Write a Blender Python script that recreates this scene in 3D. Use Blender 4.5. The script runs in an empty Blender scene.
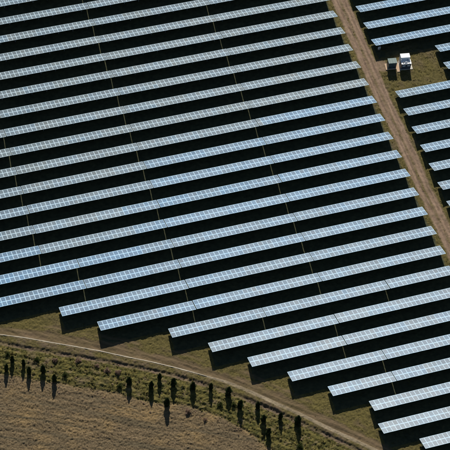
import bpy, bmesh, math, random
import numpy as np
from mathutils import Vector, Matrix

random.seed(7)
RNG = np.random.default_rng(7)
scene = bpy.context.scene
COL = scene.collection

# ------------------------------------------------------------------ camera (a light aircraft about 320 m up, long lens)
R = Vector((0.95274162, -0.29594211, 0.06856878))
U = Vector((0.20239159, 0.78669905, 0.58321716))
V = Vector((0.22654151, 0.54177751, -0.80941712))
cam_data = bpy.data.cameras.new("camera")
cam = bpy.data.objects.new("camera", cam_data)
COL.objects.link(cam)
M = Matrix((R, U, -V)).transposed().to_4x4()
M.translation = Vector((-90.60831256, -216.69117613, 323.7372218))
cam.matrix_world = M
cam_data.sensor_width = 36.0
cam_data.lens = 1805.384 * 36.0 / 450.0
cam_data.clip_start = 1.0
cam_data.clip_end = 20000.0
scene.camera = cam

# ------------------------------------------------------------------ sky, sun, exposure
SUN_DIR = Vector((0.4395, 1.6022, 1.0)).normalized()      # towards the sun
elev = math.asin(SUN_DIR.z)
azim = math.atan2(SUN_DIR.x, SUN_DIR.y)                   # clockwise from +Y
world = bpy.data.worlds.new("World")
scene.world = world
world.use_nodes = True
wn = world.node_tree
bg = wn.nodes["Background"]
sky = wn.nodes.new("ShaderNodeTexSky")
sky.sky_type = 'NISHITA'
sky.sun_disc = False
sky.sun_elevation = elev
sky.sun_rotation = azim
sky.altitude = 300
sky.air_density = 1.0
sky.dust_density = 0.2
sky.ozone_density = 1.5
wn.links.new(sky.outputs[0], bg.inputs[0])
bg.inputs[1].default_value = 0.055
sun_data = bpy.data.lights.new("sun", 'SUN')
sun_data.energy = 5.0
sun_data.angle = math.radians(0.5)
sun_data.color = (1.0, 0.95, 0.87)
sun = bpy.data.objects.new("sun", sun_data)
sun.rotation_euler = SUN_DIR.to_track_quat('Z', 'Y').to_euler()
COL.objects.link(sun)
scene.view_settings.view_transform = 'Standard'
scene.view_settings.look = 'None'
scene.view_settings.exposure = 0.3
scene.view_settings.gamma = 1.0


# ------------------------------------------------------------------ helpers
def tag(o, label=None, cat=None, group=None, kind=None):
    if label: o["label"] = label
    if cat: o["category"] = cat
    if group: o["group"] = group
    if kind: o["kind"] = kind
    return o


def link(name, data, parent=None, loc=None, rot=None):
    o = bpy.data.objects.new(name, data)
    COL.objects.link(o)
    if parent is not None: o.parent = parent
    if loc is not None: o.location = loc
    if rot is not None: o.rotation_euler = rot
    return o


def box(bm, x0, x1, y0, y1, z0, z1, mat=0, bevel=0.0):
    vs = [bm.verts.new(p) for p in ((x0, y0, z0), (x1, y0, z0), (x1, y1, z0), (x0, y1, z0), (x0, y0, z1), (x1, y0, z1), (x1, y1, z1), (x0, y1, z1))]
    fs = []
    for q in ((3, 2, 1, 0), (4, 5, 6, 7), (0, 1, 5, 4), (1, 2, 6, 5), (2, 3, 7, 6), (3, 0, 4, 7)):
        f = bm.faces.new([vs[i] for i in q]); f.material_index = mat; fs.append(f)
    if bevel:
        es = list({e for f in fs for e in f.edges})
        bmesh.ops.bevel(bm, geom=es, offset=bevel, segments=1, affect='EDGES', profile=0.5)


def tube(bm, p, q, r0, r1, n=6, cap=True):
    p, q = Vector(p), Vector(q)
    d = (q - p).normalized()
    a = d.orthogonal().normalized(); b = d.cross(a)
    r = []
    for c, rad in ((p, r0), (q, r1)):
        r.append([bm.verts.new(c + (a * math.cos(2 * math.pi * i / n) + b * math.sin(2 * math.pi * i / n)) * rad) for i in range(n)])
    for i in range(n):
        bm.faces.new((r[0][i], r[0][(i + 1) % n], r[1][(i + 1) % n], r[1][i]))
    if cap:
        bm.faces.new(r[1]); bm.faces.new(r[0][::-1])


def mesh_from(bm, name, mats):
    me = bpy.data.meshes.new(name)
    bm.normal_update(); bm.to_mesh(me); bm.free()
    for m in mats: me.materials.append(m)
    return me


def np_mesh(name, verts, faces, mats, smooth=False):
    """faces: (n, k) int array, one k for all"""
    verts = np.asarray(verts, np.float32); faces = np.asarray(faces, np.int32)
    me = bpy.data.meshes.new(name)
    n, k = faces.shape
    me.vertices.add(len(verts)); me.vertices.foreach_set("co", verts.ravel())
    me.loops.add(n * k); me.loops.foreach_set("vertex_index", faces.ravel())
    me.polygons.add(n)
    me.polygons.foreach_set("loop_start", np.arange(0, n * k, k, dtype=np.int32))
    if smooth: me.polygons.foreach_set("use_smooth", np.ones(n, bool))
    for m in mats: me.materials.append(m)
    me.update(calc_edges=True)
    return me


def add_attr(me, name, arr):
    a = me.attributes.new(name, 'FLOAT', 'POINT')
    a.data.foreach_set("value", np.asarray(arr, np.float32))


# ---- node helpers
def new_mat(name):
    m = bpy.data.materials.new(name); m.use_nodes = True
    return m, m.node_tree, m.node_tree.nodes["Principled BSDF"]


def mix(nt, fac, a, b, mode='MIX'):
    n = nt.nodes.new("ShaderNodeMix"); n.data_type = 'RGBA'; n.blend_type = mode
    for s, v in ((n.inputs[0], fac), (n.inputs[6], a), (n.inputs[7], b)):
        if hasattr(v, "is_linked"): nt.links.new(v, s)
        else: s.default_value = v if not isinstance(v, tuple) else (*v, 1.0)[:4]
    return n.outputs[2]


def noise(nt, scale, detail=4.0, rough=0.6, vec=None, stretch=None):
    tc = nt.nodes.new("ShaderNodeTexCoord")
    out = tc.outputs["Object"]
    if stretch is not None:
        mp = nt.nodes.new("ShaderNodeMapping"); mp.vector_type = 'TEXTURE'
        mp.inputs["Rotation"].default_value = (0, 0, -stretch[0]); mp.inputs["Scale"].default_value = (1 / stretch[1], 1 / stretch[2], 1)
        nt.links.new(out, mp.inputs[0]); out = mp.outputs[0]
    n = nt.nodes.new("ShaderNodeTexNoise")
    n.inputs["Scale"].default_value = scale; n.inputs["Detail"].default_value = detail; n.inputs["Roughness"].default_value = rough
    nt.links.new(out, n.inputs["Vector"])
    return n.outputs["Fac"]


def ramp(nt, fac, p0, p1, c0=(0, 0, 0), c1=(1, 1, 1)):
    r = nt.nodes.new("ShaderNodeValToRGB")
    r.color_ramp.elements[0].position = p0; r.color_ramp.elements[1].position = p1
    r.color_ramp.elements[0].color = (*c0, 1); r.color_ramp.elements[1].color = (*c1, 1)
    nt.links.new(fac, r.inputs[0])
    return r.outputs[0]


def attr(nt, name):
    a = nt.nodes.new("ShaderNodeAttribute"); a.attribute_name = name
    return a.outputs["Fac"]


def plain(name, col, rough=0.6, metal=0.0, var=0.12, scale=6.0):
    m, nt, b = new_mat(name)
    f = noise(nt, scale, 5.0)
    c = mix(nt, f, tuple(x * (1 - var) for x in col), tuple(min(1, x * (1 + var)) for x in col))
    nt.links.new(c, b.inputs["Base Color"])
    b.inputs["Roughness"].default_value = rough; b.inputs["Metallic"].default_value = metal
    return m


# ------------------------------------------------------------------ materials
def ground_material():
    m, nt, b = new_mat("ground_soil_and_grass")
    big = noise(nt, 0.16, 3.0); mid = noise(nt, 0.9, 5.0, 0.65); fine = noise(nt, 5.0, 4.0, 0.7); grit = noise(nt, 2.6, 6.0, 0.8)
    grass = mix(nt, ramp(nt, mid, 0.35, 0.68), (0.050, 0.045, 0.014), (0.145, 0.113, 0.036))
    grass = mix(nt, ramp(nt, big, 0.40, 0.66), grass, (0.128, 0.104, 0.028))
    grass = mix(nt, ramp(nt, fine, 0.30, 0.75), grass, (0.160, 0.130, 0.044), 'MIX')
    grass = mix(nt, ramp(nt, grit, 0.36, 0.62, (0.45, 0.45, 0.45), (1, 1, 1)), (0.0, 0.0, 0.0), grass)
    grass = mix(nt, attr(nt, "row_shade"), grass, mix(nt, ramp(nt, mid, 0.35, 0.65), (0.030, 0.038, 0.022), (0.066, 0.068, 0.036)))  # darker grass tone under the rows, shade painted into the ground
    # leafy weeds
    scr = mix(nt, ramp(nt, mid, 0.36, 0.66), (0.040, 0.042, 0.010), (0.152, 0.124, 0.034))
    scr = mix(nt, ramp(nt, noise(nt, 0.55, 4.0), 0.55, 0.70), scr, (0.168, 0.126, 0.064))
    scr = mix(nt, ramp(nt, grit, 0.40, 0.56, (0.72, 0.72, 0.72), (1, 1, 1)), (0.012, 0.013, 0.005), scr)
    # perimeter track, brown trodden soil
    streak = noise(nt, 1.0, 5.0, 0.6, stretch=(math.radians(38), 0.12, 1.5))
    per = mix(nt, ramp(nt, streak, 0.36, 0.66), (0.076, 0.055, 0.028), (0.178, 0.124, 0.070))
    # farm track beside the array, pinkish gravel
    st2 = noise(nt, 1.0, 5.0, 0.65, stretch=(0, 1.6, 0.22))
    trk = mix(nt, ramp(nt, st2, 0.34, 0.66), (0.135, 0.092, 0.058), (0.295, 0.206, 0.140))
    trk = mix(nt, ramp(nt, fine, 0.42, 0.75), trk, (0.26, 0.175, 0.12))
    trk = mix(nt, ramp(nt, mid, 0.54, 0.70), trk, (0.150, 0.115, 0.065))
    # stubble field
    st3 = noise(nt, 1.0, 6.0, 0.7, stretch=(math.radians(27), 0.16, 1.3))
    fld = mix(nt, ramp(nt, st3, 0.33, 0.68), (0.066, 0.048, 0.026), (0.180, 0.127, 0.070))
    fld = mix(nt, ramp(nt, big, 0.47, 0.70), fld, (0.225, 0.148, 0.062))
    fld = mix(nt, ramp(nt, fine, 0.45, 0.75), fld, (0.31, 0.23, 0.125))
    fld = mix(nt, ramp(nt, noise(nt, 1.0, 4.0, 0.6, stretch=(math.radians(27), 0.035, 0.75)), 0.50, 0.64), fld, (0.115, 0.090, 0.052))
    fld = mix(nt, ramp(nt, grit, 0.36, 0.58, (0.40, 0.40, 0.40), (1, 1, 1)), (0.03, 0.022, 0.010), fld)
    soil = mix(nt, ramp(nt, mid, 0.35, 0.65), (0.080, 0.058, 0.036), (0.150, 0.105, 0.070))
    pale = mix(nt, ramp(nt, fine, 0.3, 0.7), (0.21, 0.165, 0.105), (0.37, 0.30, 0.20))
    c = mix(nt, attr(nt, "scrub"), grass, scr)
    c = mix(nt, attr(nt, "soil"), c, soil)
    c = mix(nt, attr(nt, "field"), c, fld)
    c = mix(nt, attr(nt, "perimeter"), c, per)
    c = mix(nt, attr(nt, "track"), c, trk)
    c = mix(nt, attr(nt, "pale"), c, pale)
    nt.links.new(c, b.inputs["Base Color"])
    b.inputs["Roughness"].default_value = 0.95
    b.inputs["Specular IOR Level"].default_value = 0.15
    bp = nt.nodes.new("ShaderNodeBump"); bp.inputs["Strength"].default_value = 0.9; bp.inputs["Distance"].default_value = 0.05
    nt.links.new(noise(nt, 7.0, 4.0, 0.7), bp.inputs["Height"]); nt.links.new(bp.outputs[0], b.inputs["Normal"])
    return m


def panel_glass():
    """silicon cells under glass; obj.color tints the cells of one module"""
    m, nt, b = new_mat("solar_cell_glass")
    oi = nt.nodes.new("ShaderNodeObjectInfo")
    tc = nt.nodes.new("ShaderNodeTexCoord")
    sx = nt.nodes.new("ShaderNodeSeparateXYZ"); nt.links.new(tc.outputs["Object"], sx.inputs[0])
    masks = []
    for ax in (0, 1):       # cell gaps every 156 mm
        a = nt.nodes.new("ShaderNodeMath"); a.operation = 'MULTIPLY_ADD'; a.inputs[1].default_value = 1 / 0.1505; a.inputs[2].default_value = 40.0 if ax == 0 else 40.5
        nt.links.new(sx.outputs[ax], a.inputs[0])
        f = nt.nodes.new("ShaderNodeMath"); f.operation = 'FRACT'; nt.links.new(a.outputs[0], f.inputs[0])
        g = nt.nodes.new("ShaderNodeMath"); g.operation = 'PINGPONG'; g.inputs[1].default_value = 0.5; nt.links.new(f.outputs[0], g.inputs[0])
        h = nt.nodes.new("ShaderNodeMath"); h.operation = 'LESS_THAN'; h.inputs[1].default_value = 0.022; nt.links.new(g.outputs[0], h.inputs[0])
        masks.append(h.outputs[0])
    mx = nt.nodes.new("ShaderNodeMath"); mx.operation = 'MAXIMUM'
    nt.links.new(masks[0], mx.inputs[0]); nt.links.new(masks[1], mx.inputs[1])
    cell = mix(nt, 1.0, (0.046, 0.070, 0.088), oi.outputs["Color"], 'MULTIPLY')
    vary = mix(nt, oi.outputs["Random"], (0.86, 0.86, 0.88), (1.14, 1.14, 1.12))
    cell = mix(nt, 1.0, cell, vary, 'MULTIPLY')
    geo = nt.nodes.new("ShaderNodeNewGeometry")                # dust, in streaks across the glass
    dn = nt.nodes.new("ShaderNodeTexNoise"); dn.inputs["Scale"].default_value = 0.9; dn.inputs["Detail"].default_value = 5.0
    nt.links.new(geo.outputs["Position"], dn.inputs["Vector"])
    cell = mix(nt, ramp(nt, dn.outputs["Fac"], 0.40, 0.75, (0, 0, 0), (0.22, 0.22, 0.22)), cell, (0.17, 0.18, 0.17))
    rr = nt.nodes.new("ShaderNodeMapRange"); rr.inputs[3].default_value = 0.33; rr.inputs[4].default_value = 0.44
    nt.links.new(dn.outputs["Fac"], rr.inputs[0]); nt.links.new(rr.outputs[0], b.inputs["Roughness"])
    c = mix(nt, mx.outputs[0], cell, (0.22, 0.25, 0.27))
    nt.links.new(c, b.inputs["Base Color"])
    b.inputs["Roughness"].default_value = 0.38
    b.inputs["IOR"].default_value = 1.5
    b.inputs["Specular IOR Level"].default_value = 0.19
    return m


MAT_GROUND = ground_material()
MAT_CELL = panel_glass()
MAT_FRAME = plain("anodised_frame", (0.50, 0.61, 0.67), 0.5, 0.0, 0.04)
MAT_MARGIN = plain("white_backsheet_margin", (0.50, 0.62, 0.69), 0.4, 0.0, 0.04)
for _m in (MAT_FRAME, MAT_MARGIN):
    _m.node_tree.nodes["Principled BSDF"].inputs["Specular IOR Level"].default_value = 0.12
_nt = MAT_MARGIN.node_tree; _b = _nt.nodes["Principled BSDF"]              # the white margin takes a little of the batch's blue glass
_oi = _nt.nodes.new("ShaderNodeObjectInfo")
_c = mix(_nt, 0.38, (1.0, 1.0, 1.0), _oi.outputs["Color"])
_nt.links.new(mix(_nt, 1.0, _b.inputs["Base Color"].links[0].from_socket, _c, 'MULTIPLY'), _b.inputs["Base Color"])
MAT_BACK = plain("grey_backsheet", (0.35, 0.36, 0.37), 0.7, 0.0, 0.05)
MAT_STEEL = plain("galvanised_steel", (0.40, 0.42, 0.43), 0.5, 0.6, 0.10)
MAT_WHITE = plain("white_painted_steel", (0.80, 0.80, 0.78), 0.5, 0.0, 0.04, 1.5)
MAT_GREEN = plain("grey_green_painted_steel", (0.045, 0.080, 0.085), 0.5, 0.0, 0.10, 2.0)
MAT_GREENROOF = plain("weathered_green_roof", (0.115, 0.175, 0.155), 0.6, 0.0, 0.22, 2.5)
MAT_DARK = plain("dark_louvre", (0.05, 0.055, 0.06), 0.5)
MAT_GREY = plain("grey_painted_steel", (0.30, 0.33, 0.36), 0.5, 0.0, 0.08)
MAT_NAVY = plain("dark_blue_grey_steel", (0.055, 0.070, 0.095), 0.5, 0.0, 0.1)
MAT_CONC = plain("pale_concrete", (0.46, 0.41, 0.33), 0.85, 0.0, 0.18, 3.0)
MAT_PAD = plain("sandy_concrete", (0.50, 0.35, 0.22), 0.9, 0.0, 0.15, 3.0)
MAT_PADW = plain("light_concrete", (0.62, 0.57, 0.48), 0.85, 0.0, 0.10, 3.0)
MAT_KERB = plain("worn_pale_concrete", (0.60, 0.52, 0.39), 0.85, 0.0, 0.35, 1.6)
MAT_BARK = plain("brown_bark", (0.10, 0.075, 0.05), 0.9, 0.0, 0.3, 12.0)
MAT_WOOD = plain("grey_weathered_wood", (0.26, 0.23, 0.19), 0.9, 0.0, 0.25, 10.0)


def leaf_mat(name, lo, hi, scale=3.0, trans=0.5):
    m, nt, b = new_mat(name)
    f = noise(nt, scale, 3.0, 0.7)
    nt.links.new(ramp(nt, f, 0.32, 0.68, lo, hi), b.inputs["Base Color"])
    b.inputs["Roughness"].default_value = 0.75
    b.inputs["Specular IOR Level"].default_value = 0.2
    if trans:
        t = nt.nodes.new("ShaderNodeBsdfTranslucent"); nt.links.new(b.inputs["Base Color"].links[0].from_socket, t.inputs[0])
        mx = nt.nodes.new("ShaderNodeMixShader"); mx.inputs[0].default_value = trans
        out = nt.nodes["Material Output"]
        nt.links.new(b.outputs[0], mx.inputs[1]); nt.links.new(t.outputs[0], mx.inputs[2]); nt.links.new(mx.outputs[0], out.inputs[0])
    return m


MAT_CONIFER = leaf_mat("dark_conifer_sprays", (0.030, 0.050, 0.018), (0.085, 0.120, 0.036), 3.0, 0.15)
MAT_WEED = leaf_mat("leafy_weeds", (0.070, 0.068, 0.016), (0.230, 0.185, 0.055), 0.9)
MAT_GRASS = leaf_mat("olive_grass_blades", (0.100, 0.094, 0.018), (0.210, 0.172, 0.040), 0.7)
MAT_STRAW = leaf_mat("dry_straw", (0.17, 0.122, 0.06), (0.34, 0.25, 0.135), 1.2)
MAT_DRYSHRUB = leaf_mat("dry_pinkish_shrub", (0.16, 0.11, 0.07), (0.40, 0.28, 0.20), 1.5)
MAT_BUSH = leaf_mat("green_bush_leaves", (0.026, 0.040, 0.010), (0.075, 0.090, 0.022), 3.0)

# ------------------------------------------------------------------ site layout (metres; +X along the rows, +Y towards the sun)
Y0, PITCH, TILT, LEN, H0 = 59.794, 5.5443, 0.37685, 3.314, 0.80
SHX, SHY = -0.4395, -1.6022                                   # shadow offset per metre of height
PALE = [(-62.13, -11.8), (-54.37, -15.26), (-49.5, -17.37), (-44.72, -19.8), (-39.92, -22.14), (-35.15, -24.55), (-30.44, -27.2), (-25.71, -29.72), (-21.06, -32.47), (-16.48, -35.4), (-11.93, -38.41), (-7.61, -42.06), (-3.42, -46.02), (0.78, -49.85), (4.84, -54.0), (9.44, -58.38), (13.0, -61.86), (17.01, -65.81), (23.24, -72.46), (34.0, -84.0)]
DITCH = [(-80, -5.0), (-62.45, -13.26), (-54.73, -16.83), (-49.98, -19.36), (-45.21, -21.76), (-40.41, -24.05), (-35.62, -26.33), (-30.9, -28.85), (-26.18, -31.36), (-21.51, -33.98), (-16.94, -36.95), (-12.47, -40.14), (-8.12, -43.66), (-3.86, -47.38), (0.29, -51.31), (4.42, -55.22), (8.93, -59.8), (12.44, -63.38), (16.45, -67.32), (22.66, -73.94), (33.0, -85.0)]
BOUND = [(-80, -13.5), (-64.13, -20.9), (-56.5, -24.43), (-48.94, -28.18), (-42.35, -31.55), (-36.05, -34.34), (-32.91, -36.17), (-28.38, -39.1), (-21.6, -41.65), (-15.37, -46.01), (-11.38, -50.48), (-7.7, -55.8), (-4.62, -59.48), (1.04, -68.06), (10.0, -82.0)]


def vnoise(x, y, s, seed):
    """smooth value noise, about -1..1, cell size s"""
    r = np.random.default_rng(seed).uniform(-1, 1, (256, 256))
    u = x / s + 1000.0; v = y / s + 1000.0
    i = np.floor(u).astype(int); j = np.floor(v).astype(int)
    a = u - i; b = v - j; a = a * a * (3 - 2 * a); b = b * b * (3 - 2 * b)
    i0, i1, j0, j1 = i % 256, (i + 1) % 256, j % 256, (j + 1) % 256
    return (r[i0, j0] * (1 - a) + r[i1, j0] * a) * (1 - b) + (r[i0, j1] * (1 - a) + r[i1, j1] * a) * b


def sdist(x, y, line):
    """distance to a polyline, positive on the +Y (array) side"""
    best = np.full(x.shape, 1e9); sg = np.ones(x.shape)
    for (ax, ay), (bx, by) in zip(line[:-1], line[1:]):
        dx, dy = bx - ax, by - ay; L2 = dx * dx + dy * dy
        t = np.clip(((x - ax) * dx + (y - ay) * dy) / L2, 0, 1)
        d = np.hypot(x - ax - t * dx, y - ay - t * dy)
        c = dx * (y - ay) - dy * (x - ax)
        m = d < best
        best = np.where(m, d, best); sg = np.where(m, np.sign(c), sg)
    return best * sg


def sstep(a, b, x):
    t = np.clip((x - a) / (b - a), 0, 1)
    return t * t * (3 - 2 * t)


ROW_LEFT = [-99.0] * 18 + [-40.9, -34.0, -19.9, -12.8, -5.8, 1.2, 8.3, 15.5, 15.5, 22.5, 29.5]      # rows -5 .. 23


def fields(x, y):
    """zone masks and height of the terrain at points x, y"""
    n1 = vnoise(x, y, 1.7, 1); n2 = vnoise(x, y, 0.6, 2); n3 = vnoise(x, y, 0.27, 3); n0 = vnoise(x, y, 6.0, 4)
    dp = sdist(x, y, PALE); dd = sdist(x, y, DITCH); db = sdist(x, y, BOUND)
    wob = 0.28 * n1 + 0.16 * n2
    # farm track, x about 45.2 .. 49.2
    cx = 47.05 + 0.35 * sstep(20, 60, y) + 0.12 * vnoise(y, y * 0, 9.0, 5)
    hw = 1.62 + 0.3 * sstep(10, 60, y)
    u = x - cx
    track = 1 - sstep(hw - 0.25, hw + 0.35, np.abs(u + 0.6 * wob))
    entry = (1 - sstep(1.0, 2.2, np.hypot((x - 49.9) / 1.25, (y - 35.4) / 1.0) + wob)) * 0.9
    track = np.maximum(track, entry * (x < 51.5))
    centre = (1 - sstep(0.12, 0.45, np.abs(u + 0.14 * n1 + 0.05))) * np.clip(0.75 + 0.5 * n1, 0, 1)   # darker strip between the wheel ruts
    # perimeter track
    wid = 2.3 + 0.5 * n0 + wob
    per = sstep(-0.5, 0.1, dp + 0.3 * wob) * (1 - sstep(wid - 0.5, wid + 0.4, dp)) * (0.88 + 0.22 * n1)
    per2 = sstep(wid + 0.5, wid + 1.0, dp) * (1 - sstep(wid + 1.3, wid + 2.0, dp)) * np.clip(0.25 + 0.6 * n0 + 0.3 * n1, 0, 0.7)
    per = np.maximum(per, per2)
    pw = 0.10 + 0.16 * sstep(-17.0, -8.0, x)
    pale = (1 - sstep(pw, pw + 0.25, np.abs(dp + 0.06 * n2))) * (0.30 + 0.45 * sstep(-26.0, -13.0, x) + 0.25 * n1)
    field = 1 - sstep(-0.45, 0.45, db + 0.9 * wob)
    scrub = (1 - sstep(-0.5, 0.2, dd + 0.3 * wob)) * (1 - field)
    soil = (1 - sstep(0.25, 0.75, np.abs(dd + 0.35 + 0.3 * wob))) * np.clip(0.75 + 0.5 * n1, 0, 1)
    track = track * (1 - 0.75 * centre)
    # worn strip between ditch and kerb
    soil = np.maximum(soil, sstep(0, 0.5, -dp) * (1 - sstep(-0.1, 0.8, dd * -1 + 0.2)) * np.clip(0.35 + 0.5 * n1 + 0.3 * n2, 0, 0.8))
    bare = np.clip(0.9 * n0 + 0.5 * n1 - 0.45, 0, 0.85) * (1 - track) * (1 - field)
    soil = np.maximum(soil, bare * 0.8)
    # grass darkened inside the array, the rows' shade put into its colour
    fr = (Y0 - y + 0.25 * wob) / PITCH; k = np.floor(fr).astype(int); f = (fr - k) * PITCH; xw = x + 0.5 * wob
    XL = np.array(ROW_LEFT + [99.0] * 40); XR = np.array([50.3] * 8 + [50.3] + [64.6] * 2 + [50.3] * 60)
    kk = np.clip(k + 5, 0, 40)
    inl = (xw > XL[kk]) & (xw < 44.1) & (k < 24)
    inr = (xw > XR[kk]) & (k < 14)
    row_shade = (inl | inr) * 0.9
    # height
    grass = (1 - np.maximum.reduce([track, per, field, scrub]))
    n4 = vnoise(x, y, 0.42, 9)
    z = grass * (0.05 * n1 + 0.06 * n2 + 0.05 * n3 + 0.03 * n4) * (1 - 0.5 * row_shade)
    z += scrub * (0.07 * n1 + 0.08 * np.abs(n2) + 0.09 * n3 + 0.06 * n4 + 0.05 * np.sin(dd * 2 * np.pi / 1.25 + 1.2 * n0))
    z += field * (0.05 * n1 + 0.03 * n2 + 0.085 * n3 + 0.035 * n4)
    fu = db + 0.5 * n1
    z += field * 0.035 * np.sin((fu + 0.4 * n0) * 2 * np.pi / 1.55) * (0.6 + 0.4 * n0)
    z += per * (0.03 * n2 + 0.03 * n3 - 0.05 * (1 - sstep(0.15, 0.5, np.abs(dp - 0.75))) - 0.05 * (1 - sstep(0.15, 0.5, np.abs(dp - 2.0))))
    z += track * (0.025 * n2 + 0.03 * n3 - 0.13 * (1 - sstep(0.12, 0.40, np.abs(np.abs(u) - 0.85 + 0.12 * n1))))
    # the ditch: a bank falling steeply on the kerb side, easing out on the far side
    e = dd + 0.18 * wob
    prof = np.where(e > -0.25, -0.32 * (1 - sstep(-0.25, 0.35, e)), -0.32 * (1 - sstep(0.0, 2.0, -0.25 - e)))
    z += prof * (0.75 + 0.5 * n1)
    z -= (1 - sstep(0.1, 0.55, np.abs(db - 0.1 + 0.3 * wob))) * 0.10                      # furrow along the field edge
    return dict(track=track, perimeter=per, pale=pale, field=field, scrub=scrub, soil=np.clip(soil, 0, 1) * (1 - row_shade), row_shade=row_shade), z


XA, XB, YA, YB, YS = -76.0, 92.0, -84.0, 86.0, -9.0


def axis(*parts):
    out = []
    for a, b, s in parts:
        out.append(np.linspace(a, b, max(2, int(round((b - a) / s)) + 1))[:-1])
    return np.concatenate(out + [np.array([parts[-1][1]])])


def terrain():
    grids = [(axis((XA, 36.0, 0.12), (36.0, 52.0, 0.2), (52.0, XB, 0.8)), axis((YA, YS, 0.12))),
             (axis((XA, 43.0, 0.32), (43.0, 52.0, 0.14), (52.0, 76.0, 0.2), (76.0, XB, 0.5)), axis((YS, YB, 0.2)))]
    names = ["ground", "dirt_track", "perimeter_track", "field"]
    parts = {n: [] for n in names}
    for gx, gy in grids:
        X, Y = np.meshgrid(gx, gy, indexing='ij')
        ms, z = fields(X.ravel(), Y.ravel())
        x, y = X.ravel(), Y.ravel()
        edge = np.minimum.reduce([x - XA, XB - x, y - YA, YB - y, np.abs(y - YS)])
        z = z * sstep(0.0, 1.2, edge)
        nx, ny = X.shape
        idx = np.arange(nx * ny).reshape(nx, ny)
        F = np.stack([idx[:-1, :-1], idx[1:, :-1], idx[1:, 1:], idx[:-1, 1:]], -1).reshape(-1, 4)
        cls = np.zeros(len(F), int)
        for c, n in ((3, "field"), (2, "perimeter"), (1, "track")):
            cls[ms[n][F].mean(1) > 0.5] = c
        co = np.stack([x, y, z], 1)
        for c, n in enumerate(names):
            f = F[cls == c]
            if len(f):
                u, inv = np.unique(f, return_inverse=True)
                parts[n].append((co[u], inv.reshape(-1, 4), {k: v[u] for k, v in ms.items()}))
    for n in names:
        vs, fs, at, off = [], [], {}, 0
        for co, f, a in parts[n]:
            vs.append(co); fs.append(f + off); off += len(co)
            for k, v in a.items(): at.setdefault(k, []).append(v)
        if n == "ground":                                       # the land beyond, out to the horizon
            E = 3000.0
            o = np.array([(-E, -E, 0), (E, -E, 0), (E, E, 0), (-E, E, 0), (XA, YA, 0), (XB, YA, 0), (XB, YB, 0), (XA, YB, 0)], float)
            q = np.array([(0, 1, 5, 4), (1, 2, 6, 5), (2, 3, 7, 6), (3, 0, 4, 7)]) + off
            vs.append(o); fs.append(q)
            for k in at: at[k].append(np.zeros(8))
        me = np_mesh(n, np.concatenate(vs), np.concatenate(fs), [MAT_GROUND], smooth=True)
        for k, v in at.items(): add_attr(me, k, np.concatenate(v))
        tag(link(n, me), kind="structure")


terrain()


# pale concrete edging along the perimeter track
def kerb():
    line = PALE[:11]
    bm = bmesh.new(); prev = None
    pts = []
    for (a, b) in zip(line[:-1], line[1:]):
        for t in np.linspace(0, 1, 6)[:-1]: pts.append(Vector((a[0] + (b[0] - a[0]) * t, a[1] + (b[1] - a[1]) * t, 0)))
    pts.append(Vector((*line[-1], 0)))
    for i, p in enumerate(pts):
        d = (pts[min(i + 1, len(pts) - 1)] - pts[max(i - 1, 0)]).normalized()
        s = Vector((-d.y, d.x, 0)); w = 0.07 * (1.0 if i < len(pts) - 8 else (len(pts) - i) / 9)
        w *= 1 + 0.12 * math.sin(i * 2.3) + 0.08 * math.sin(i * 5.1)
        ring = [bm.verts.new(p + s * a + Vector((0, 0, zz))) for a, zz in ((-w, -0.3), (-w, 0.03), (-w + .02, 0.045), (w - .02, 0.045), (w, 0.03), (w, -0.3))]
        if prev:
            for k in range(5): bm.faces.new((prev[k], prev[k + 1], ring[k + 1], ring[k]))
        else: bm.faces.new(ring[::-1])
        prev = ring
    bm.faces.new(prev)
    bmesh.ops.recalc_face_normals(bm, faces=bm.faces)
    o = link("kerb", mesh_from(bm, "kerb", [MAT_KERB])); tag(o, kind="structure")


kerb()


# ------------------------------------------------------------------ solar tables
def module_mesh():
    bm = bmesh.new()
    W, Lm, T = 1.000, 1.640, 0.036
    rings = []
    spec = [(W / 2, Lm / 2, -T), (W / 2, Lm / 2, 0.0), (W / 2 - .025, Lm / 2 - .025, 0.0), (W / 2 - .025, Lm / 2 - .025, -.004), (W / 2 - .043, Lm / 2 - .078, -.004)]
    for a, b, z in spec:
        rings.append([bm.verts.new((sx * a, sy * b, z)) for sx, sy in ((-1, -1), (1, -1), (1, 1), (-1, 1))])
    for k, mat in ((0, 0), (1, 0), (2, 0), (3, 1)):
        for i in range(4):
            f = bm.faces.new((rings[k][i], rings[k][(i + 1) % 4], rings[k + 1][(i + 1) % 4], rings[k + 1][i])); f.material_index = mat
    f = bm.faces.new(rings[-1]); f.material_index = 2
    f = bm.faces.new(rings[0][::-1]); f.material_index = 3
    return mesh_from(bm, "solar_module", [MAT_FRAME, MAT_MARGIN, MAT_CELL, MAT_BACK])


ME_MODULE = module_mesh()


def bar_mesh(name, x0, x1, y0, y1, z0, z1, mats):
    bm = bmesh.new(); box(bm, x0, x1, y0, y1, z0, z1)
    return mesh_from(bm, name, mats)


CT, ST = math.cos(TILT), math.sin(TILT)
PURLIN = {}
ME_POST = bar_mesh("post", -.05, .05, -.04, .04, -0.4, 1.0, [MAT_STEEL])
ME_RAFTER = bar_mesh("rafter", -.03, .03, -1.55, 1.55, -.19, -.10, [MAT_STEEL])
bm_ = bmesh.new(); tube(bm_, (0, 0.0, 0.35), (0, 1.15, 0.72), .025, .025, 5); ME_BRACE = mesh_from(bm_, "brace", [MAT_STEEL])


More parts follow.
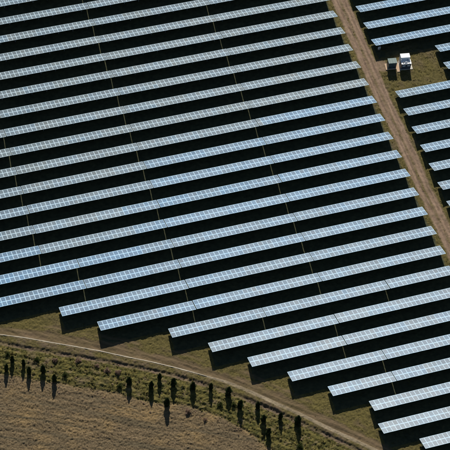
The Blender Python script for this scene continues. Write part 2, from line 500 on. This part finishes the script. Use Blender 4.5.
def table_root(x0, x1, row, tint, label, group):
    """one table of 2 x n modules between x0 and x1, its low edge at the row's line"""
    n = int(round((x1 - x0) / 1.008)); pitch = (x1 - x0) / n
    ys = Y0 - PITCH * row
    cx = (x0 + x1) / 2
    root = link("solar_table", None, loc=(cx, ys - LEN * CT / 2, RNG.normal(0, 0.025)), rot=(0, 0, RNG.normal(0, 0.0006)))
    tag(root, label, "solar table", group)
    tl = TILT + RNG.normal(0, 0.004)
    zc = H0 + LEN * ST / 2
    Rx = Matrix.Rotation(-tl, 3, 'X')
    flip = RNG.random()
    for i in range(n):
        string = i // 7
        for j in (0, 1):
            s = 0.828 if j == 0 else -0.828                    # upper picture row = lower, sunward edge
            p = Rx @ Vector((-(x1 - x0) / 2 + (i + .5) * pitch, s, RNG.normal(0, 0.003)))
            o = link("solar_module", ME_MODULE, root, loc=(p.x, p.y, p.z + zc), rot=(-tl + RNG.normal(0, 0.005), RNG.normal(0, 0.005), 0))
            t = tint(x0 + (i + .5) * pitch, row, i, j)
            o.color = (*t, 1); o.scale.x = pitch - 0.008
    key = round(x1 - x0, 2)
    if key not in PURLIN:
        PURLIN[key] = bar_mesh("purlin", -key / 2 + .03, key / 2 - .03, -.03, .03, -.098, -.040, [MAT_STEEL])
    for s in (1.25, 0.42, -0.42, -1.25):
        p = Rx @ Vector((0, s, 0))
        link("purlin", PURLIN[key], root, loc=(0, p.y, p.z + zc), rot=(-tl, 0, 0))
    nf = max(2, int(round((x1 - x0) / 3.6)))
    for i in range(nf):
        fx = -(x1 - x0) / 2 + (i + .5) * (x1 - x0) / nf
        link("rafter", ME_RAFTER, root, loc=(fx, 0, zc), rot=(-tl, 0, 0))
        link("post", ME_POST, root, loc=(fx, -0.35, 0))
        link("brace", ME_BRACE, root, loc=(fx + 0.06, -0.35, 0))
    return root


def tint(x, row, i, j):
    """module shades: whole strings of a bluer batch among greyer ones, lowest rows greyed for painted glare"""
    blue = 0.5
    if row <= 5: blue = 0.10
    if row == 6: blue = 0.95 if x > 17 else (0.25 if x > -13 else 0.1)
    if row == 7: blue = 0.75 if x > -13 else 0.15
    if row in (8,): blue = 0.8 if x > -13 else 0.35
    if row == 9: blue = 0.8 if x > -21 else 0.25
    if row == 10: blue = 0.9 if x > -20 else (0.3 if x > -41 else 0.8)
    if row == 11: blue = 0.95 if x < -20 else 0.7
    if row == 12: blue = 0.75
    if row in (13, 14): blue = 0.75 if x < 0 else 0.55
    if row >= 15: blue = 0.58
    if row >= 20: blue = 0.45  # lowest rows less blue, glare put into the tint
    if x > 49: blue = 0.9 if row <= 3 else 0.6
    blue += RNG.normal(0, 0.06) + 0.10 * math.sin(11.3 * row + 3.7 * (i // 7))
    g = 1 + RNG.normal(0, 0.045) + 0.05 * math.sin(5.1 * row + 8.9 * (i // 7))
    a = np.array((0.84, 1.02, 1.05)); b = np.array((0.36, 1.34, 2.15))
    c = (a + (b - a) * blue) * g
    return tuple(float(v) for v in c)


ORD = ["first", "second", "third", "fourth", "fifth", "sixth", "seventh", "eighth", "ninth", "tenth", "eleventh", "twelfth", "thirteenth", "fourteenth", "fifteenth", "sixteenth", "seventeenth", "eighteenth"]
UNIT = 7.06
END = 44.35
G2, G1, G0 = 15.45, -13.0, -41.22


def frame_left(y): return -32.8 + (y - 77.3) * (27.8 / 119.3)
def frame_right(y): return 74.1 + (y - 51.4) * (46.1 / 117.3)


def left_block():
    half = 0.085
    for row in range(-4, 24):
        ys = Y0 - PITCH * row
        if row <= 10: gaps = [G0 - 28.4, G0, G1, G2]
        elif row in (11, 12): gaps = [-62.5, -34.16, G1, G2]
        elif row == 13: gaps = [-40.92 - half, G1, G2]
        elif row == 14: gaps = [-34.0 - half, G1, G2]
        elif row == 15: gaps = [-19.95 - half, 0.95, 29.2]
        elif row == 16: gaps = [-12.82 - half, G2]
        elif row == 17: gaps = [-5.85 - half, 15.3]
        elif row == 18: gaps = [1.18 - half, 22.35]
        elif row == 19: gaps = [8.25 - half, 22.45]
        elif row in (20, 21): gaps = [15.44 - half]
        elif row == 22: gaps = [22.51 - half]
        else: gaps = [29.5 - half]
        gaps = gaps + [END + half]
        spans = [(a + half, b - half) for a, b in zip(gaps[:-1], gaps[1:])]
        spans = [s for s in spans if s[1] > frame_left(ys) - 1.0 and s[0] < frame_right(ys - 3) + 1.0]
        for k, (x0, x1) in enumerate(spans):
            from_track = len(spans) - k
            if row <= 12:
                rl = "in the %s row down the photo's left edge" % ORD[max(row + 3, 0)]
                if row == -4: rl = "in the row just above the photo's top edge"
            elif row <= 22:
                rl = "in the %s row with a stepped left end" % ORD[row - 13]
            else:
                rl = "in the last row past the photo's lower right corner"
            if row >= 13 and k == 0:
                kind = "short" if x1 - x0 < 20 else "long"
                lab = "%s solar table, %s stepped left end from the left" % (kind, ORD[row - 13])
            elif from_track == 1 and 1 <= row <= 15:
                lab = "solar table ending at the dirt track's left verge, %s such table from the top" % ORD[row - 1]
            else:
                lab = "solar table, %s from the left %s" % (ORD[k], rl)
            table_root(x0, x1, row, tint, lab, "solar tables left of the dirt track")


def right_block():
    for row in range(0, 14):
        ys = Y0 - PITCH * row
        x0 = 64.6 if row in (4, 5) else 50.2
        if x0 > frame_right(ys - 3) + 3: continue
        x1 = x0 + 28.2 if x0 < 60 else x0 + 14.1
        if row == 0: lab = "solar table above the photo's upper right corner, right of the dirt track"
        elif row in (4, 5): lab = "%s solar table set back beyond the mown grass right of the kiosks" % ("upper", "lower")[row - 4]
        elif row <= 3: lab = "blue solar table right of the dirt track, %s of three above the kiosks" % ("first", "second", "third")[row - 1]
        else: lab = "solar table right of the dirt track, %s in the block below the kiosks" % ORD[row - 6]
        t = table_root(x0, x1, row, tint, lab, "solar tables right of the dirt track")
        if row == 3: inverter(t, x0 + 1.0)


ME_INV = None


def inverter(t, x):
    global ME_INV
    if ME_INV is None:
        bm = bmesh.new()
        box(bm, -.30, .30, -.13, .13, -.36, .36, 0, 0.02)
        for i in range(7): box(bm, -.24 + i * .08, -.20 + i * .08, -.17, -.128, -.3, .3, 1)
        ME_INV = mesh_from(bm, "inverter_box", [MAT_WHITE, MAT_GREY])
    o = link("inverter_box", ME_INV, t, loc=(x - t.location.x, -1.55, 0.85))
    b = bpy.data.meshes.new("inverter_stand")
    bm = bmesh.new(); box(bm, -.22, -.17, -.03, .03, -1.2, -.36); box(bm, .17, .22, -.03, .03, -1.2, -.36); bm.to_mesh(b); bm.free(); b.materials.append(MAT_STEEL)
    link("inverter_stand", b, o)


left_block()
right_block()


# ------------------------------------------------------------------ kiosks
def part(name, parent, mats, fn, label=None):
    bm = bmesh.new(); fn(bm)
    o = link(name, mesh_from(bm, name, mats), parent)
    if label: o["label"] = label
    return o


KROT = math.radians(-8)


def green_kiosk():
    r = link("transformer_kiosk", None, loc=(52.33, 34.55, 0), rot=(0, 0, KROT))
    tag(r, "dark green transformer kiosk with a flat grey green roof beside the dirt track", "kiosk")
    w, d, h = 0.98, 0.75, 2.15
    part("plinth", r, [MAT_CONC], lambda b: box(b, -w - .04, w + .04, -d - .04, d + .04, -.2, .16))
    part("body", r, [MAT_GREEN], lambda b: box(b, -w, w, -d, d, .162, h - .12, 0, 0.02))
    rf = part("roof", r, [MAT_GREENROOF], lambda b: box(b, -w - .07, w + .07, -d - .07, d + .07, h - .118, h, 0, 0.03))
    for k in range(3):
        x = -0.62 + 0.62 * k
        part("roof_rib", rf, [MAT_GREENROOF], lambda b, x=x: box(b, x - .03, x + .03, -d + .04, d - .04, h + .001, h + .04))
    for s in (-1, 1):
        dr = part("door", r, [MAT_GREEN], lambda b, s=s: box(b, s * .47 - .44, s * .47 + .44, -d - .03, -d - .002, .24, h - .2, 0, .008))
        part("handle", dr, [MAT_DARK], lambda b, s=s: box(b, s * .08 - .02, s * .08 + .02, -d - .06, -d - .031, 1.0, 1.2))
        part("louvre", dr, [MAT_DARK], lambda b, s=s: [box(b, s * .5 - .28, s * .5 + .28, -d - .05, -d - .031, .4 + .07 * i, .44 + .07 * i) for i in range(6)])
        part("louvre", r, [MAT_DARK], lambda b, s=s: [box(b, min(s * (w + .002), s * (w + .025)), max(s * (w + .002), s * (w + .025)), -.45, .45, 1.3 + .07 * i, 1.34 + .07 * i) for i in range(7)])
    return r


def white_kiosk():
    r = link("transformer_station", None, loc=(55.52, 34.20, 0), rot=(0, 0, KROT))
    tag(r, "white transformer station with a taller block behind its flat roof, right of the green kiosk", "transformer station")
    w, h = 1.17, 2.08
    y0, y1, y2 = -1.37, 0.10, 1.37
    part("plinth", r, [MAT_CONC], lambda b: box(b, -w - .05, w + .05, y0 - .05, y2 + .05, -.2, .16))
    part("body", r, [MAT_NAVY], lambda b: box(b, -w, w, y0, y1, .162, h - .10, 0, 0.02), "dark blue grey lower body")
    rf = part("roof", r, [MAT_WHITE], lambda b: box(b, -w - .06, w + .06, y0 - .06, y1 - .002, h - .098, h, 0, 0.02))
    part("roof_vent", rf, [MAT_GREY], lambda b: box(b, -.30, .30, y0 + .30, y0 + .62, h + .001, h + .16, 0, .03))
    part("roof_vent", rf, [MAT_DARK], lambda b: box(b, -.85, -.52, y0 + .34, y0 + .60, h + .001, h + .12, 0, .02))
    part("lifting_lug", rf, [MAT_DARK], lambda b: box(b, .60, .72, y0 + .18, y0 + .30, h + .001, h + .10))
    part("lifting_lug", rf, [MAT_DARK], lambda b: box(b, -.46, -.36, y0 + .10, y0 + .20, h + .001, h + .10))
    part("cable_tray", rf, [MAT_GREY], lambda b: box(b, .45, .58, y0 + .36, y1 - .05, h + .001, h + .07))
    bl = part("upper_block", r, [MAT_WHITE], lambda b: box(b, -w + .08, w - .06, y1, y2, .163, 2.62, 0, 0.03), "tall white cabinet with a bright roof")
    part("block_roof", bl, [MAT_WHITE], lambda b: box(b, -w + .04, w - .02, y1 - .03, y2 + .04, 2.622, 2.70, 0, 0.02))
    part("duct", r, [MAT_WHITE], lambda b: box(b, -w + .0, -w + .16, y1 - .42, y1 - .003, h + .002, h + .42, 0, .02))
    for s in (-1, 1):
        dr = part("door", r, [MAT_NAVY], lambda b, s=s: box(b, s * .56 - .52, s * .56 + .52, y0 - .03, y0 - .002, .24, h - .18, 0, .008))
        part("handle", dr, [MAT_DARK], lambda b, s=s: box(b, s * .1 - .02, s * .1 + .02, y0 - .06, y0 - .031, 1.0, 1.2))
        part("louvre", dr, [MAT_WHITE], lambda b, s=s: [box(b, s * .58 - .34, s * .58 + .34, y0 - .05, y0 - .031, 1.2 + .08 * i, 1.24 + .08 * i) for i in range(6)])
        part("louvre", r, [MAT_DARK], lambda b, s=s: [box(b, min(s * (w + .002), s * (w + .025)), max(s * (w + .002), s * (w + .025)), -.95, -.1, 1.2 + .08 * i, 1.24 + .08 * i) for i in range(7)])


def pad(c, x0, x1, y0, y1, mat, label):
    bm = bmesh.new(); box(bm, x0, x1, y0, y1, -.4, .11, 0, .02)
    tag(link("concrete_pad", mesh_from(bm, "concrete_pad", [mat]), None, (c[0], c[1], 0), (0, 0, KROT)), label, "concrete pad")


green_kiosk()
white_kiosk()
pad((52.33, 34.55), -1.48, 1.06, -.95, 1.0, MAT_PAD, "sandy concrete pad showing left of the dark green kiosk")
pad((52.33, 34.55), 1.07, 1.86, -1.85, 1.35, MAT_PAD, "long sandy concrete strip between the two kiosks")
pad((55.52, 34.20), -1.35, 1.80, -1.45, 0.9, MAT_PADW, "pale concrete pad showing right of the white transformer station")


# ------------------------------------------------------------------ plants
def ground_z(x, y):
    return float(fields(np.array([x]), np.array([y]))[1][0])


def conifer_meshes():
    out = []
    for v in range(4):
        rng = np.random.default_rng(40 + v)
        n = 4500
        h = rng.random(n) ** 1.1 * 0.98 + 0.01                     # unit height
        prof = 0.178 * np.where(h > 0.42, np.power(np.clip(1 - ((h - 0.42) / 0.60) ** 1.6, 0, 1), 0.85), 0.80 + 0.20 * np.sin(np.clip(h / 0.42, 0, 1) * np.pi / 2))
        lump = 1 + 0.20 * np.sin(h * 17 + v) * np.cos(rng.random() * 6)
        a = rng.random(n) * 2 * np.pi
        prof = prof * lump * (1 + 0.18 * np.sin(3 * a + h * 9 + v) + 0.10 * np.sin(5 * a - h * 14))
        r = prof * np.sqrt(rng.random(n) * 0.7 + 0.3)
        c = np.stack([r * np.cos(a), r * np.sin(a), h], 1)
        up = np.stack([np.cos(a) * 0.55, np.sin(a) * 0.55, 0.9 + 0.3 * rng.random(n)], 1) + rng.normal(0, .25, (n, 3))
        up /= np.linalg.norm(up, axis=1)[:, None]
        side = np.cross(up, rng.normal(0, 1, (n, 3))); side /= np.linalg.norm(side, axis=1)[:, None]
        L = (0.024 + 0.022 * rng.random(n))[:, None]; Wd = L * 0.7
        vs = np.stack([c - up * L * .6, c + side * Wd, c + up * L, c - side * Wd], 1).reshape(-1, 3)
        fs = np.arange(4 * n).reshape(-1, 4)
        out.append(np_mesh("crown", vs, fs, [MAT_CONIFER]))
    return out


CROWNS = conifer_meshes()
bm_ = bmesh.new(); tube(bm_, (0, 0, -0.08), (0, 0, 0.5), .022, .014, 6); tube(bm_, (0, 0, 0.49), (0, 0, 0.93), .014, .004, 6); ME_TRUNK = mesh_from(bm_, "trunk", [MAT_BARK])
TREES = [(-55.09, -24.2, 2.53), (-53.41, -22.43, 2.21), (-51.37, -23.89, 2.26), (-50.76, -26.1, 2.53), (-47.84, -26.51, 2.74), (-46.07, -29.13, 2.6), (-31.39, -33.74, 2.63), (-27.27, -35.94, 2.68), (-25.0, -34.45, 2.53), (-25.28, -40.76, 2.84), (-22.58, -36.41, 2.63), (-18.94, -38.3, 2.63), (-15.37, -39.43, 2.53), (-12.16, -41.46, 2.8), (-10.85, -45.12, 2.84), (-7.27, -46.18, 2.35), (-7.1, -49.49, 2.44), (-7.09, -52.73, 2.39), (-3.5, -49.72, 2.44), (-0.39, -51.71, 3.03)]
TREE_LABELS = ["dark columnar conifer nearest the photo's left edge", "dark conifer standing just behind the leftmost conifer of the hedge line",
               "shorter conifer, upper one of the second close pair from the left", "conifer, lower one of the second close pair from the left",
               "slim dark conifer standing alone, fifth along the line from the left", "conifer at the field's edge just before the long gap in the line",
               "slim conifer standing alone in the middle of the long gap in the line", "conifer lower left of the one closest to the kerb after the long gap",
               "conifer closest to the kerb just after the long gap in the line", "conifer standing alone out on the tan field, below the others",
               "conifer directly above right of the one out on the tan field", "slim conifer midway along the line, first of two alike below the kerb's bend",
               "conifer midway along the line, second of two alike below the kerb's bend", "stout wide conifer below the point where the pale kerb fades out",
               "slim conifer lower right of the stout one, beside the field edge", "topmost conifer of the close diagonal trio near the bottom edge",
               "middle conifer of the close diagonal trio near the bottom edge", "lowest conifer of the diagonal trio, cut by the photo's bottom edge",
               "slim conifer standing alone between the diagonal trio and the last conifer", "tallest conifer, last of the line on the right by the perimeter track"]
for i, (x, y, h) in enumerate(TREES):
    t = link("conifer_tree", None, loc=(x, y, ground_z(x, y)), rot=(random.uniform(-.03, .03), random.uniform(-.03, .03), random.uniform(0, 6.28)))
    tag(t, TREE_LABELS[i], "conifer", "conifers planted along the field edge")
    wf = h * random.uniform(0.85, 1.2) * (1.15 if i in (13, 19) else 1.0)
    c = link("crown", CROWNS[i % 4], t); c.scale = (wf, wf, h)
    k = link("trunk", ME_TRUNK, t); k.scale = (h, h, h)


def leaf_cloud(name, x, y, size, mat, leaves, rng, tall=0.7):
    """low leafy tufts: small four-cornered leaves facing mostly upwards"""
    z = fields(x, y)[1]; m = len(x) * leaves
    S = np.repeat(size, leaves)
    d = rng.normal(0, 1, (m, 3)); d /= np.linalg.norm(d, axis=1)[:, None]; d[:, 2] = np.abs(d[:, 2])
    r = (rng.random(m) ** 0.5)[:, None]
    c = np.stack([np.repeat(x, leaves), np.repeat(y, leaves), np.repeat(z, leaves) - 0.01], 1) + d * r * S[:, None] * np.array([.6, .6, tall])
    nrm = np.array([0, 0.35, 1.0]) + rng.normal(0, .55, (m, 3)); nrm /= np.linalg.norm(nrm, axis=1)[:, None]
    a = np.cross(nrm, rng.normal(0, 1, (m, 3))); a /= np.linalg.norm(a, axis=1)[:, None]
    b = np.cross(nrm, a); L = (S * (0.22 + 0.22 * rng.random(m)))[:, None]
    v = np.stack([c - a * L, c + b * L * .5, c + a * L, c - b * L * .5], 1).reshape(-1, 3)
    return np_mesh(name, v, np.arange(4 * m).reshape(-1, 4), [mat])


def scatter(n, x0, x1, y0, y1, keep, rng):
    x = rng.uniform(x0, x1, n); y = rng.uniform(y0, y1, n)
    ms, _ = fields(x, y)
    p = keep(x, y, ms); k = rng.random(n) < p
    return x[k], y[k]


def cover():
    rng = np.random.default_rng(11)
    clump = lambda x, y, s, sd: np.clip(0.5 + 0.9 * vnoise(x, y, s, sd), 0, 1)
    x, y = scatter(26000, -64, 36, -76, -12, lambda x, y, m: m["scrub"] * clump(x, y, 1.3, 21) * (1 - 0.6 * m["soil"]), rng)
    tag(link("weeds", leaf_cloud("weeds", x, y, 0.14 + 0.34 * rng.random(len(x)) ** 2, MAT_WEED, 12, rng, 0.55)), "leafy green and olive weeds growing below the ditch", "weeds", kind="stuff")
    x, y = scatter(9000, -64, 36, -76, -12, lambda x, y, m: np.maximum(m["scrub"] * 0.5, m["field"] * (sdist(x, y, BOUND) > -2.5)) * clump(x, y, 1.0, 22), rng)
    tag(link("dry_weeds", leaf_cloud("dry_weeds", x, y, 0.12 + 0.30 * rng.random(len(x)) ** 2, MAT_DRYSHRUB, 10, rng, 0.6)), "dry pinkish brown weed tufts along the field edge", "weeds", kind="stuff")
    x, y = scatter(42000, -66, 10, -78, -14, lambda x, y, m: m["field"] * clump(x, y, 0.8, 23), rng)
    tag(link("stubble", leaf_cloud("stubble", x, y, 0.08 + 0.16 * rng.random(len(x)), MAT_STRAW, 5, rng, 0.25)), "pale straw stubble lying on the brown field", "stubble", kind="stuff")
    xs, ys = [], []
    def verge(x, y, m):
        return (1 - np.clip(m["track"] * 1.3 + m["perimeter"] * .9 + m["scrub"] + m["field"] + m["pale"], 0, 1)) * clump(x, y, 0.9, 24)
    for n, a in ((9000, (43.6, 50.4, -26, 62)), (9000, (50, 76, 25, 43)), (20000, (-62, 30, -70, -10))):
        p, q = scatter(n, *a, verge, rng); xs.append(p); ys.append(q)
    x, y = np.concatenate(xs), np.concatenate(ys)
    tag(link("grass", leaf_cloud("grass", x, y, 0.07 + 0.18 * rng.random(len(x)) ** 2, MAT_GRASS, 7, rng, 0.4)), "olive grass tufts on the verges and round the kiosks", "grass", kind="stuff")


cover()


def shrub_mesh(seed, mat, n=260, tall=0.75):
    rng = np.random.default_rng(seed)
    d = rng.normal(0, 1, (n, 3)); d /= np.linalg.norm(d, axis=1)[:, None]; d[:, 2] = np.abs(d[:, 2])
    r = rng.random(n) ** .5 * (1 + 0.25 * np.sin(3 * np.arctan2(d[:, 1], d[:, 0]) + seed))
    c = d * r[:, None] * np.array([.5, .5, tall * .8]) + np.array([0, 0, .03])
    up = d + rng.normal(0, .5, (n, 3)); up /= np.linalg.norm(up, axis=1)[:, None]
    side = np.cross(up, rng.normal(0, 1, (n, 3))); side /= np.linalg.norm(side, axis=1)[:, None]
    L = (.09 + .08 * rng.random(n))[:, None]
    vs = np.stack([c - up * L, c + side * L * .45, c + up * L, c - side * L * .45], 1).reshape(-1, 3)
    return np_mesh("foliage", vs, np.arange(4 * n).reshape(-1, 4), [mat])


def stems_mesh(seed):
    rng = random.Random(seed); bm = bmesh.new()
    for i in range(5):
        a = rng.random() * 6.28; l = rng.uniform(.25, .4)
        tube(bm, (0, 0, -.1), (math.cos(a) * l * .7, math.sin(a) * l * .7, l), .014, .005, 4)
    return mesh_from(bm, "stem", [MAT_BARK])


DRY = [shrub_mesh(s, MAT_DRYSHRUB) for s in (1, 2, 3)]
GRN = [shrub_mesh(s, MAT_BUSH, 320, 0.9) for s in (4, 5)]
STEMS = stems_mesh(1)
SHRUBS = [(-44.83, -24.52, 1.15, "pinkish dry shrub just above the conifer standing at the field's edge"),
          (-40.21, -25.75, 1.25, "pinkish dry shrub, second along in the weedy gap between conifers"),
          (-36.7, -27.94, 1.1, "pinkish dry shrub midway across the weedy gap between conifers"),
          (-35.0, -29.64, 1.3, "pinkish dry shrub, left one of the two just left of the gap's lone conifer"),
          (-32.92, -30.7, 1.2, "pinkish dry shrub nearest the lone conifer standing in the gap"),
          (-21.47, -43.4, 1.3, "large dry brown shrub on the field edge right of the lone field conifer"),
          (-18.63, -46.11, 0.9, "dry brown shrub on the tan field, farthest down among the dry shrubs")]
for i, (x, y, s, lab) in enumerate(SHRUBS):
    t = link("dry_shrub", None, loc=(x, y, ground_z(x, y)), rot=(0, 0, i * 1.7)); tag(t, lab, "shrub", "dry shrubs between ditch and field")
    a = link("foliage", DRY[i % 3], t); a.scale = (s, s, s * .8); link("stem", STEMS, t)
BUSHES = [(-53.99, -20.51, 1.0, "small dark green bush above the two leftmost conifers"),
          (-48.38, -23.33, 1.2, "low green bush between the second conifer pair and the kerb"),
          (-43.66, -28.34, 1.2, "low green bush just right of the conifer at the field's edge"),
          (-33.5, -34.0, 1.1, "low green bush hugging the left side of the gap's lone conifer"),
          (-11.9, -44.4, 1.1, "low green bush below the stout wide conifer"),
          (-14.6, -43.6, 1.3, "low green bush on the field edge left of the stout wide conifer"),
          (-20.9, -37.6, 0.9, "low green bush among the conifers below the kerb's middle"),
          (-1.7, -57.2, 1.4, "green bush by the bottom edge right of the diagonal trio")]
for i, (x, y, s, lab) in enumerate(BUSHES):
    t = link("green_bush", None, loc=(x, y, ground_z(x, y)), rot=(0, 0, i * 2.1)); tag(t, lab, "bush", "green bushes between ditch and field")
    a = link("foliage", GRN[i % 2], t); a.scale = (s, s, s * .8); link("stem", STEMS, t)


def sapling_mesh(seed):
    rng = random.Random(seed); bm = bmesh.new()
    tube(bm, (0, 0, -.15), (.03, .02, 1.1), .035, .022, 5); tube(bm, (.03, .02, 1.09), (.0, .05, 2.1), .022, .006, 5)
    return mesh_from(bm, "trunk", [MAT_WOOD])


def twig_mesh(seed):
    rng = random.Random(seed); bm = bmesh.new()
    for i in range(9):
        z = rng.uniform(.7, 1.8); a = rng.random() * 6.28; l = rng.uniform(.2, .45) * (2.3 - z) / 1.4
        tube(bm, (.015, .03, z), (math.cos(a) * l, math.sin(a) * l, z + l * .9), .011, .003, 4)
    return mesh_from(bm, "branch", [MAT_WOOD])


SAPS = [(-53.12, -17.89, "bare grey sapling on the ditch bank above the leftmost conifers"),
        (-50.59, -19.2, "bare grey sapling on the ditch bank above the second conifer pair"),
        (-27.46, -31.65, "bare grey sapling between the kerb and the conifer after the long gap"),
        (-19.31, -37.57, "bare grey sapling touching the left side of the first alike conifer"),
        (-14.55, -39.83, "bare grey sapling beside the right of the second alike conifer"),
        (-21.19, -38.06, "bare grey sapling between two conifers above the lone field conifer")]
ME_SAP, ME_TWIG = sapling_mesh(1), twig_mesh(2)
for i, (x, y, lab) in enumerate(SAPS):
    t = link("bare_sapling", None, loc=(x, y, ground_z(x, y)), rot=(0, 0, i)); tag(t, lab, "sapling", "bare saplings along the ditch")
    link("trunk", ME_SAP, t); link("branch", ME_TWIG, t)
